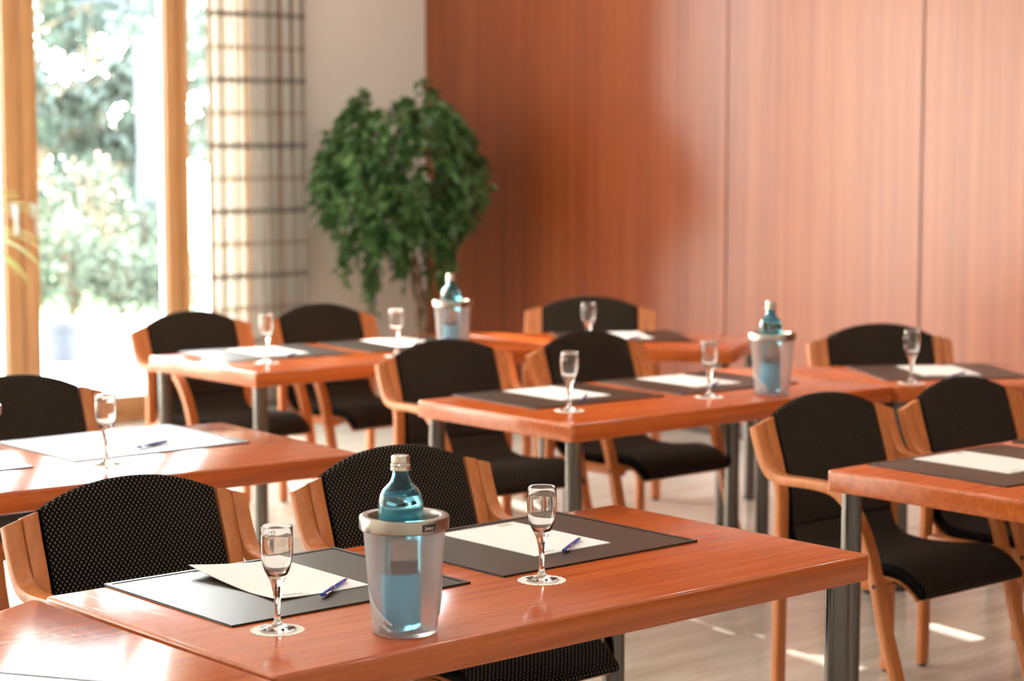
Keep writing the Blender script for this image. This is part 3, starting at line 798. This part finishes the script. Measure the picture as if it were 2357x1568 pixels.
# ------------------------------------------------------------------ bottle coolers and bottles
def make_cooler():
    o = lathe('bottle_cooler', [(0, 0), (.052, 0), (.0565, .0025), (.0580, .007), (.0730, .190), (.0700, .190), (.0552, .0095), (.052, .008), (0, .008)], M['frost'], None, 72, 60)
    lathe('metal_rim', [(.0732, .187), (.0775, .187), (.0795, .189), (.0797, .2075), (.0785, .2105), (.0765, .2115), (.0655, .2115), (.0635, .2105), (.0620, .207), (.0620, .190), (.0732, .190), (.0732, .187)], M['brushed_rim'], o, 80, 40)
    bm = bmesh.new(); th = R(-95); k = 8
    for i in range(k):
        a0, a1 = th - .165 + .33 * i / k, th - .165 + .33 * (i + 1) / k
        q = []
        for r_ in (.0796, .0803):
            for a in (a0, a1):
                for z_ in (.1925, .2055): q.append(bm.verts.new((r_ * math.cos(a), r_ * math.sin(a), z_)))
        for f in ((4, 6, 7, 5), (0, 1, 3, 2), (0, 2, 6, 4), (1, 5, 7, 3)): bm.faces.new([q[j] for j in f])
        if i == 0: bm.faces.new([q[j] for j in (0, 4, 5, 1)])
        if i == k - 1: bm.faces.new([q[j] for j in (2, 3, 7, 6)])
    e = bm_to('emblem_plate', bm, M['emblem_plate'], o)
    bm = text_bm('Selters', .0082, 0.25, .00012, 3, .85)
    box(bm, -.009, .009, -.0046, -.0041, -.0001, .0001)
    wrap(bm, .0805, th, .199); bm_to('lettering', bm, M['emblem_metal'], e)
    # relief of clear drops running down the lower left side
    bm = bmesh.new(); rnd = random.Random(3)
    def surf(th_, z_, e_=0.0):
        r_ = .0580 + (.0730 - .0580) * (z_ - .007) / .183 + e_; return (r_ * math.cos(th_), r_ * math.sin(th_), z_)
    for i in range(9):
        t0 = R(-208 + 1.5 * i); t1 = R(-176 + 3.0 * i); z0, z1 = .090 - .004 * i, .012 + .0028 * ((i * 4) % 9)
        pts = [surf(t0 + (t1 - t0) * (k / 7) ** .8, z0 + (z1 - z0) * k / 7, .0006) for k in range(8)]
        tube_bm(bm, pts, [.0008 + .0022 * (k / 7) for k in range(8)], 8)
        bmesh.ops.create_icosphere(bm, subdivisions=2, radius=.0034 + rnd.uniform(-.0006, .0008), matrix=Matrix.Translation(pts[-1]))
    bm_to('drop_relief', bm, M['clear_plastic'], o, 60)
    bm = bmesh.new(); tube_bm(bm, [surf(R(-40), .030 + .010 * k, .0006) for k in range(8)], [.001, .002, .0026, .003, .0028, .002, .0015, .0008], 8)
    bm_to('drop_relief', bm, M['clear_plastic'], o, 60)
    return o
def make_bottle():
    prof = [(0, .004), (.022, .0), (.030, 0), (.0338, .006), (.0345, .02), (.0343, .150), (.0352, .168), (.0378, .186), (.0394, .200), (.0398, .214), (.0390, .228), (.0365, .239), (.0315, .249),
            (.0240, .2565), (.0185, .263), (.0155, .270), (.0140, .279), (.0138, .300), (.0122, .300), (.0118, .279), (.0135, .270), (.0165, .2625), (.0225, .2545), (.0295, .2475), (.0335, .240), (0, .240)]
    o = lathe('water_bottle', prof, M['blue_glass'], None, 64, 80)
    lathe('screw_cap', [(.0141, .283), (.0178, .283), (.0181, .2855), (.0172, .288), (.0176, .2905), (.0176, .293), (.0162, .2945), (.0162, .297), (.0165, .2985), (.0162, .300), (.0163, .3065), (.0152, .309), (.013, .3095), (0, .3095), (0, .3008), (.0141, .3008), (.0141, .283)], M['alu_cap'], o, 48, 35)
    def patch(name, z0, z1, half, mat, r_=.0349, th=-128):
        bm = bmesh.new(); n = 14; A, B = [], []
        for i in range(n + 1):
            a = R(th - half + 2 * half * i / n)
            for L_, rr in ((A, r_), (B, r_ + .0003)): L_.append([bm.verts.new((rr * math.cos(a), rr * math.sin(a), z_)) for z_ in (z0, z1)])
        for i in range(n):
            bm.faces.new((B[i][0], B[i + 1][0], B[i + 1][1], B[i][1])); bm.faces.new((A[i][0], A[i][1], A[i + 1][1], A[i + 1][0]))
            bm.faces.new((A[i][0], A[i + 1][0], B[i + 1][0], B[i][0])); bm.faces.new((A[i][1], B[i][1], B[i + 1][1], A[i + 1][1]))
        bm.faces.new((A[0][0], B[0][0], B[0][1], A[0][1])); bm.faces.new((A[n][0], A[n][1], B[n][1], B[n][0]))
        bm_to(name, bm, mat, o, 60)
    patch('label', .128, .165, 46, M['label_top'], .0350, -114); patch('label_band', .104, .1278, 46, M['label_low'], .0350, -114)
    patch('body_label', .012, .100, 150, M['blue_label'], .0348, -100)
    return o
co0 = make_cooler(); bo0 = make_bottle()
CL = [
 (2.184, 2.850, 'on the nearest table between the two desk mats'),
 (5.186, 4.713, 'on the middle table, its neck before the wood wall'),
 (5.226, 6.490, 'on the curtain table, standing below the ficus'),
 (2.262, 4.722, 'on the left edge table, only a rim sliver showing'),
]
for i, (x_, y_, lb) in enumerate(CL):
    c = co0 if i == 0 else copy_tree(co0); b_ = bo0 if i == 0 else copy_tree(bo0)
    c.location = (x_, y_, TH + .0002); b_.location = (x_ - .006, y_ + .002, TH + .0086)
    tag(c, 'frosted cooler with metal rim, ' + lb, 'bottle cooler', 'frosted bottle coolers')
    tag(b_, 'blue bottle in the cooler ' + lb, 'bottle', 'blue water bottles')

# ------------------------------------------------------------------ foliage helper
def leaf_mesh(name, pts, mat, parent=None, seed=0):
    """pts: (position, direction, length, width, droop) one folded six-vertex leaf each"""
    vs, fs = [], []; rnd = random.Random(seed)
    for (p, d, L, W_, dr) in pts:
        d = d.normalized(); side = d.cross(Vector((0, 0, 1)))
        if side.length < .01: side = Vector((1, 0, 0))
        side.normalize(); side = Matrix.Rotation(rnd.uniform(-1.1, 1.1), 3, d) @ side
        up = side.cross(d); b = len(vs)
        mid = p + d * L * .45 + up * L * .05; tip = p + d * L - Vector((0, 0, dr * L))
        q = p + d * L * .18
        vs += [tuple(p), tuple(q + side * W_ * .36), tuple(mid + side * W_ * .5 + up * W_ * .15), tuple(tip), tuple(mid - side * W_ * .5 + up * W_ * .15), tuple(q - side * W_ * .36), tuple(mid)]
        fs += [(b, b + 1, b + 6), (b + 1, b + 2, b + 6), (b + 2, b + 3, b + 6), (b + 6, b + 3, b + 4), (b + 6, b + 4, b + 5), (b + 6, b + 5, b)]
    return pydata(name, vs, fs, mat, parent, 80)
def rv(rnd): 
    while True:
        v_ = Vector((rnd.uniform(-1, 1), rnd.uniform(-1, 1), rnd.uniform(-1, 1)))
        if .05 < v_.length < 1: return v_.normalized()
# ------------------------------------------------------------------ weeping fig in the corner
def make_ficus(x_, y_):
    o = empty('ficus_tree', (x_, y_, 0), 0, 'tall weeping fig with a dense dark green crown in the room corner', 'plant')
    rnd = random.Random(11); c = Vector((-.10, .08, 1.40)); rx, rz = .46, .58
    # braided pale trunks
    bm = bmesh.new()
    for k in range(3):
        pts = []
        for i in range(22):
            t = i / 21; a = 2 * PI * (t * 1.6 + k / 3); rr = .030 * (1 - .3 * t)
            cx = .03 + (c.x - .03) * t ** 1.5; cy = c.y * t ** 1.5
            pts.append((cx + rr * math.cos(a), cy + rr * math.sin(a), .30 + (1.25 - .30) * t))
        tube_bm(bm, pts, [.017 - .006 * i / 21 for i in range(22)], 8)
    bm_to('trunk', bm, M['bark'], o, 60)
    lathe('pot', [(0, 0), (.13, 0), (.135, .005), (.175, .30), (.185, .305), (.185, .33), (.165, .33), (.160, .30), (.158, .29), (0, .29)], M['clay_pot'], o, 40, 35)
    lathe('soil', [(0, .2905), (.1575, .2905), (.1575, .306), (0, .312)], M['soil'], o, 32, 40)
    leaves = []; tw = bmesh.new()
    RZ = [(.85, .18), (.92, .24), (1.0, .31), (1.13, .40), (1.25, .45), (1.38, .465), (1.5, .435), (1.63, .375), (1.76, .29), (1.88, .19), (1.97, .07), (2.05, .03)]
    def crown_r(z_):
        for (z0_, r0_), (z1_, r1_) in zip(RZ[:-1], RZ[1:]):
            if z_ <= z1_: return r0_ + (r1_ - r0_) * max(0, (z_ - z0_) / (z1_ - z0_))
        return .03
    n = 0
    while n < 380:
        v_ = rv(rnd); rr = rnd.uniform(.25, 1) ** .6
        top = c + Vector((v_.x * rx * rr, v_.y * rx * rr, v_.z * rz * rr))
        if top.z < 1.0: continue
        if v_.z > .55 and abs(v_.x) < .28 and v_.y < 0.3 and rnd.random() < .7: continue
        n += 1
        out = Vector((top.x - c.x, top.y - c.y, 0)); 
        if out.length < .02: out = Vector((.1, 0, 0))
        out.normalize(); Ld = rnd.uniform(.14, .34) * (1.2 if top.z < 1.4 else .9)
        jit = rnd.uniform(.86, 1.12); pts = []; p = top.copy(); d = (out * .7 + Vector((0, 0, .35))).normalized()
        for k in range(8):
            pts.append(p.copy()); p = p + d * Ld / 7; d = (d + Vector((0, 0, -.42)) + out * .03).normalized()
        for q in pts:
            lim = crown_r(q.z) * jit; dd_ = Vector((q.x - c.x, q.y - c.y, 0))
            if dd_.length > lim: w_ = dd_ * (lim / dd_.length); q.x = c.x + w_.x; q.y = c.y + w_.y
        pts = [q for q in pts if q.z > .93 + .1 * rnd.random()]
        if len(pts) < 3: continue
        tube_bm(tw, pts, .0016, 4)
        for k, q in enumerate(pts):
            for m_ in range(2):
                dd = Vector((rnd.uniform(-1, 1), rnd.uniform(-1, 1), rnd.uniform(-1.3, .2))) + out * .5
                leaves.append((q, dd, rnd.uniform(.055, .088), rnd.uniform(.028, .042), rnd.uniform(0, .25)))
    # long weeping strands at the lower edge
    for (sx, sy, z1, z0, cnt) in ((-.18, .0, 1.05, .62, 9), (-.30, .05, 1.05, .78, 6), (.20, -.15, 1.05, .72, 7), (.28, .02, 1.0, .66, 6), (-.02, -.05, 1.0, .74, 6), (-.12, .1, 1.0, .66, 7), (.06, .1, 1.0, .78, 5)):
        for k in range(cnt):
            a = Vector((c.x + sx + rnd.uniform(-.05, .05), c.y + sy + rnd.uniform(-.05, .05), z1)); zz = z0 + rnd.uniform(0, .16)
            pts = [a + Vector((sx * .12 * t, sy * .12 * t, (zz - z1) * t)) for t in [i / 8 for i in range(9)]]
            tube_bm(tw, pts, .0014, 4)
            for q in pts:
                for m_ in range(2):
                    leaves.append((q, Vector((rnd.uniform(-1, 1), rnd.uniform(-1, 1), rnd.uniform(-1.8, -.2))), rnd.uniform(.048, .074), rnd.uniform(.022, .032), .1))
    for k in range(16):
        a = c + Vector((rnd.uniform(-.05, .05), rnd.uniform(-.05, .05), -.15)); v_ = rv(rnd); v_.z = abs(v_.z) * .8
        tube_bm(tw, [a, a + v_ * .2 + Vector((0, 0, .05)), a + v_ * .42 + Vector((0, 0, .06))], [.007, .004, .002], 6)
    bm_to('twigs', tw, M['bark'], o); leaf_mesh('foliage', leaves, M['ficus'], o, 5)
    return o
make_ficus(7.335, 9.39)
# arching palm in a pot beside the doors, only its leaf tips reach the frame
def make_palm(x_, y_):
    o = empty('potted_palm', (x_, y_, 0), 0, 'yellow-green palm at the far left edge, leaf tips before the door handles', 'plant')
    lathe('pot', [(0, 0), (.12, 0), (.125, .005), (.16, .28), (.17, .285), (.17, .305), (.15, .305), (.148, .27), (0, .27)], M['grey_pot'], o, 36, 35)
    lathe('soil', [(0, .2705), (.147, .2705), (.147, .28), (0, .286)], M['soil'], o, 24, 40)
    tubeo('stem', [(0, 0, .28), (.005, 0, .6), (0, .0, 1.08)], [.022, .018, .014], M['bark'], o, 10)
    rnd = random.Random(8); vs, fs = [], []
    for k in range(34):
        a = 2 * PI * k / 34 + rnd.uniform(-.1, .1); el = rnd.uniform(.2, 1.2); L = rnd.uniform(.42, .60); p = Vector((0, 0, 1.08 + rnd.uniform(-.05, .03)))
        d = Vector((math.cos(a) * math.cos(el), math.sin(a) * math.cos(el), math.sin(el))); side = Vector((-math.sin(a), math.cos(a), 0)); b = len(vs)
        for i in range(11):
            t = i / 10; w_ = .016 * (math.sin(PI * min(1, t * .9 + .12))) + .001
            vs += [tuple(p + side * w_), tuple(p - side * w_ * 0 + Vector((0, 0, -.004))), tuple(p - side * w_)]
            p = p + d * L / 10; d = (d + Vector((0, 0, -.17))).normalized()
        for i in range(10):
            q = b + 3 * i; fs += [(q, q + 3, q + 4, q + 1), (q + 1, q + 4, q + 5, q + 2)]
    pydata('foliage', vs, fs, M['palm'], o, 80)
make_palm(4.56, 9.62)

# ------------------------------------------------------------------ garden
struct(boxo('terrace', (-14, 16, YW + WT + .001, 16.6, -.22, -.02), M['terrace']))
struct(boxo('lawn', (-40, 60, 16.6, 80, -.25, -.05), M['grass']))
def wpos(q, Y): X = q * Y; return (X * .7604 + Y * .6494, -X * .6494 + Y * .7604)
def garden_tree(x_, y_, h, cr, z0, nleaf, size, seed, lab, mat='tree_leaf', bark='bark', trunk=.09):
    o = empty('garden_tree', (x_, y_, -.05), 0, lab, 'tree', 'garden trees beyond the terrace')
    rnd = random.Random(seed); tw = bmesh.new(); leaves = []
    tube_bm(tw, [(0, 0, 0), (.05, .03, h * .35), (-.04, .05, h * .7), (0, 0, h * .95)], [trunk, trunk * .8, trunk * .5, trunk * .15], 9)
    nb = 34
    for k in range(nb):
        zb = z0 + (h - z0) * (k + rnd.random()) / nb; a = rnd.uniform(0, 2 * PI); fr = (zb - z0) / (h - z0)
        L = cr * (.35 + 1.3 * math.sin(PI * min(1, fr * .85 + .12))) * rnd.uniform(.6, 1); L = min(L, cr)
        p0 = Vector((0, 0, zb)); p1 = p0 + Vector((math.cos(a), math.sin(a), rnd.uniform(.0, .5))) * L
        pm = (p0 + p1) / 2 + Vector((0, 0, .12)); tube_bm(tw, [p0, pm, p1], [trunk * .25, trunk * .16, .008], 5)
        for m_ in range(nleaf // nb):
            t = rnd.uniform(.25, 1.08); q = p0.lerp(p1, t) + rv(rnd) * rnd.uniform(0, .30 * cr * .6)
            leaves.append((q, rv(rnd) + Vector((0, 0, -.4)), size * rnd.uniform(.7, 1.2), size * .55, .1))
    bm_to('trunk', tw, M[bark], o, 60); leaf_mesh('foliage', leaves, M[mat], o, seed)
    return o
T = [(-.230, 23, 4.6, 1.4, .3, 4600, .19, 'leafy tree seen through the left half of the glazed door', 'bark'),
     (-.200, 29, 5.2, 2.2, .3, 6400, .23, 'tall pale tree behind the others through the glazed door', 'bark'),
     (-.1765, 21.0, 4.4, 0.7, 2.4, 450, .14, 'slender tree with a pale bluish trunk at the right of the door glass', 'bark_grey'),
     (-.268, 36, 5.8, 2.2, .4, 2200, .26, 'broad tree beyond the left door frame', 'bark'),
     (-.160, 39, 6.0, 2.4, .4, 3000, .28, 'distant tree behind the right door post', 'bark')]
for i, (q, Y, h, cr, z0, nl, sz, lb, bk) in enumerate(T):
    x_, y_ = wpos(q, Y); garden_tree(x_, y_, h, cr, z0, nl, sz, 40 + i, lb, bark=bk, trunk=.16 if i == 2 else .09)
def shrub(x_, y_, h, w_, n, seed, lab, flowers=0):
    o = empty('garden_shrub', (x_, y_, -.05), 0, lab, 'shrub', 'low shrubs along the terrace'); rnd = random.Random(seed); leaves = []; fl = []
    tw = bmesh.new()
    for k in range(14):
        a = rnd.uniform(0, 2 * PI); e = Vector((math.cos(a) * w_ * rnd.uniform(.2, .9), math.sin(a) * w_ * rnd.uniform(.2, .9), h * rnd.uniform(.5, .95)))
        tube_bm(tw, [(0, 0, 0), e * .5 + Vector((0, 0, .1)), e], [.015, .01, .005], 5)
    for k in range(n):
        v_ = rv(rnd); rr = rnd.random() ** .4; p = Vector((v_.x * w_ * rr, v_.y * w_ * rr, h * .5 + v_.z * h * .5 * rr))
        (fl if rnd.random() < flowers else leaves).append((p, rv(rnd), rnd.uniform(.05, .10), .045, .1))
    bm_to('stems', tw, M['bark'], o, 60); leaf_mesh('foliage', leaves, M['shrub_leaf'], o, seed)
    if fl: leaf_mesh('blossom', fl, M['flower'], o, seed + 1)
SH = [(-.238, 18.9, 1.0, .36, 0, 'light green shrub behind the left door stile'), (-.214, 18.7, 1.0, .36, 0, 'light green shrub behind the grey-blue pot'),
      (-.190, 18.8, .75, .36, 0, 'low pale shrub in the right half of the door glass'), (-.166, 18.9, .7, .36, 0, 'low shrub next to the right door post'),
      (-.228, 20.6, 1.3, .40, 0, 'taller shrub in the back row, left of the blossoming one'), (-.202, 20.4, 1.55, .40, .15, 'shrub with pinkish blossom in the middle of the door view'),
      (-.178, 20.7, 1.1, .40, 0, 'back row shrub standing before the pale bluish trunk')]
for i, (q, Y, h, w_, fl, lb) in enumerate(SH):
    x_, y_ = wpos(q, Y); shrub(x_, y_, h, w_, 900, 70 + i, lb, fl)
# planter on the terrace
x_, y_ = wpos(-.2185, 14.85)
pl = lathe('garden_pot', [(0, 0), (.105, 0), (.11, .004), (.128, .235), (.142, .24), (.142, .285), (.125, .285), (.12, .25), (0, .25)], M['grey_pot'], None, 32, 35, (x_, y_, -.02))
tag(pl, 'small blue-grey pot standing on the bright terrace outside the door', 'pot')
# added out-of-view screens that block the sun, leaving a gap for the streak
for xa, xb, lb in ((5.00, 6.600, 'added grey sun-blocking screen, out of view, left of the narrow sunlit gap'), (6.672, 7.20, 'narrower added grey sun-blocking screen, out of view, right of the sunlit gap')):
    bm = bmesh.new(); k = int(round((xb - xa) / .14)); w_ = (xb - xa) / k
    for i in range(k): box(bm, xa + i * w_, xa + (i + 1) * w_ + (.001 if i < k - 1 else 0), 15.98, 16.01, -.02, 6.4)
    for z_ in (.4, 3.1, 5.8): box(bm, xa, xb, 16.01, 16.06, z_, z_ + .1)
    tag(bm_to('sun_blocker', bm, M['screen']), lb, 'fence', 'added screens shaping the sun streaks')

# ------------------------------------------------------------------ recessed ceiling lamps
def make_lamp():
    o = lathe('ceiling_lamp', [(.060, 0), (.085, 0), (.087, -.004), (.085, -.008), (.062, -.008), (.060, 0)], M['lamp_trim'], None, 32, 35)
    lathe('lamp_glass', [(0, -.002), (.0595, -.002), (.0595, -.004), (0, -.004)], M['glow'], o, 24, 35)
    return o
ld = bpy.data.lights.new('ceiling_lamp_light', 'AREA'); ld.shape = 'DISK'; ld.size = .12; ld.energy = 6; ld.color = (.97, .97, 1.0)
lamp0 = make_lamp(); k = 0
l = bpy.data.objects.new('lamp_light', ld); COL.objects.link(l); l.parent = lamp0; l.location = (0, 0, -.012)
for row, yy in enumerate((-2.6, 0.2, 3.0, 5.8, 8.6)):
    for cl, xx in enumerate((-3.6, -1.0, 1.6, 4.2, 6.8)):
        o = lamp0 if k == 0 else copy_tree(lamp0); k += 1
        o.location = (xx, yy, ZC); tag(o, 'round recessed ceiling lamp, row %s from the doors, %s from the wood wall' % (('five', 'four', 'three', 'two', 'one')[row], ('fifth', 'fourth', 'third', 'second', 'first')[cl]), 'ceiling lamp', 'recessed ceiling lamps')
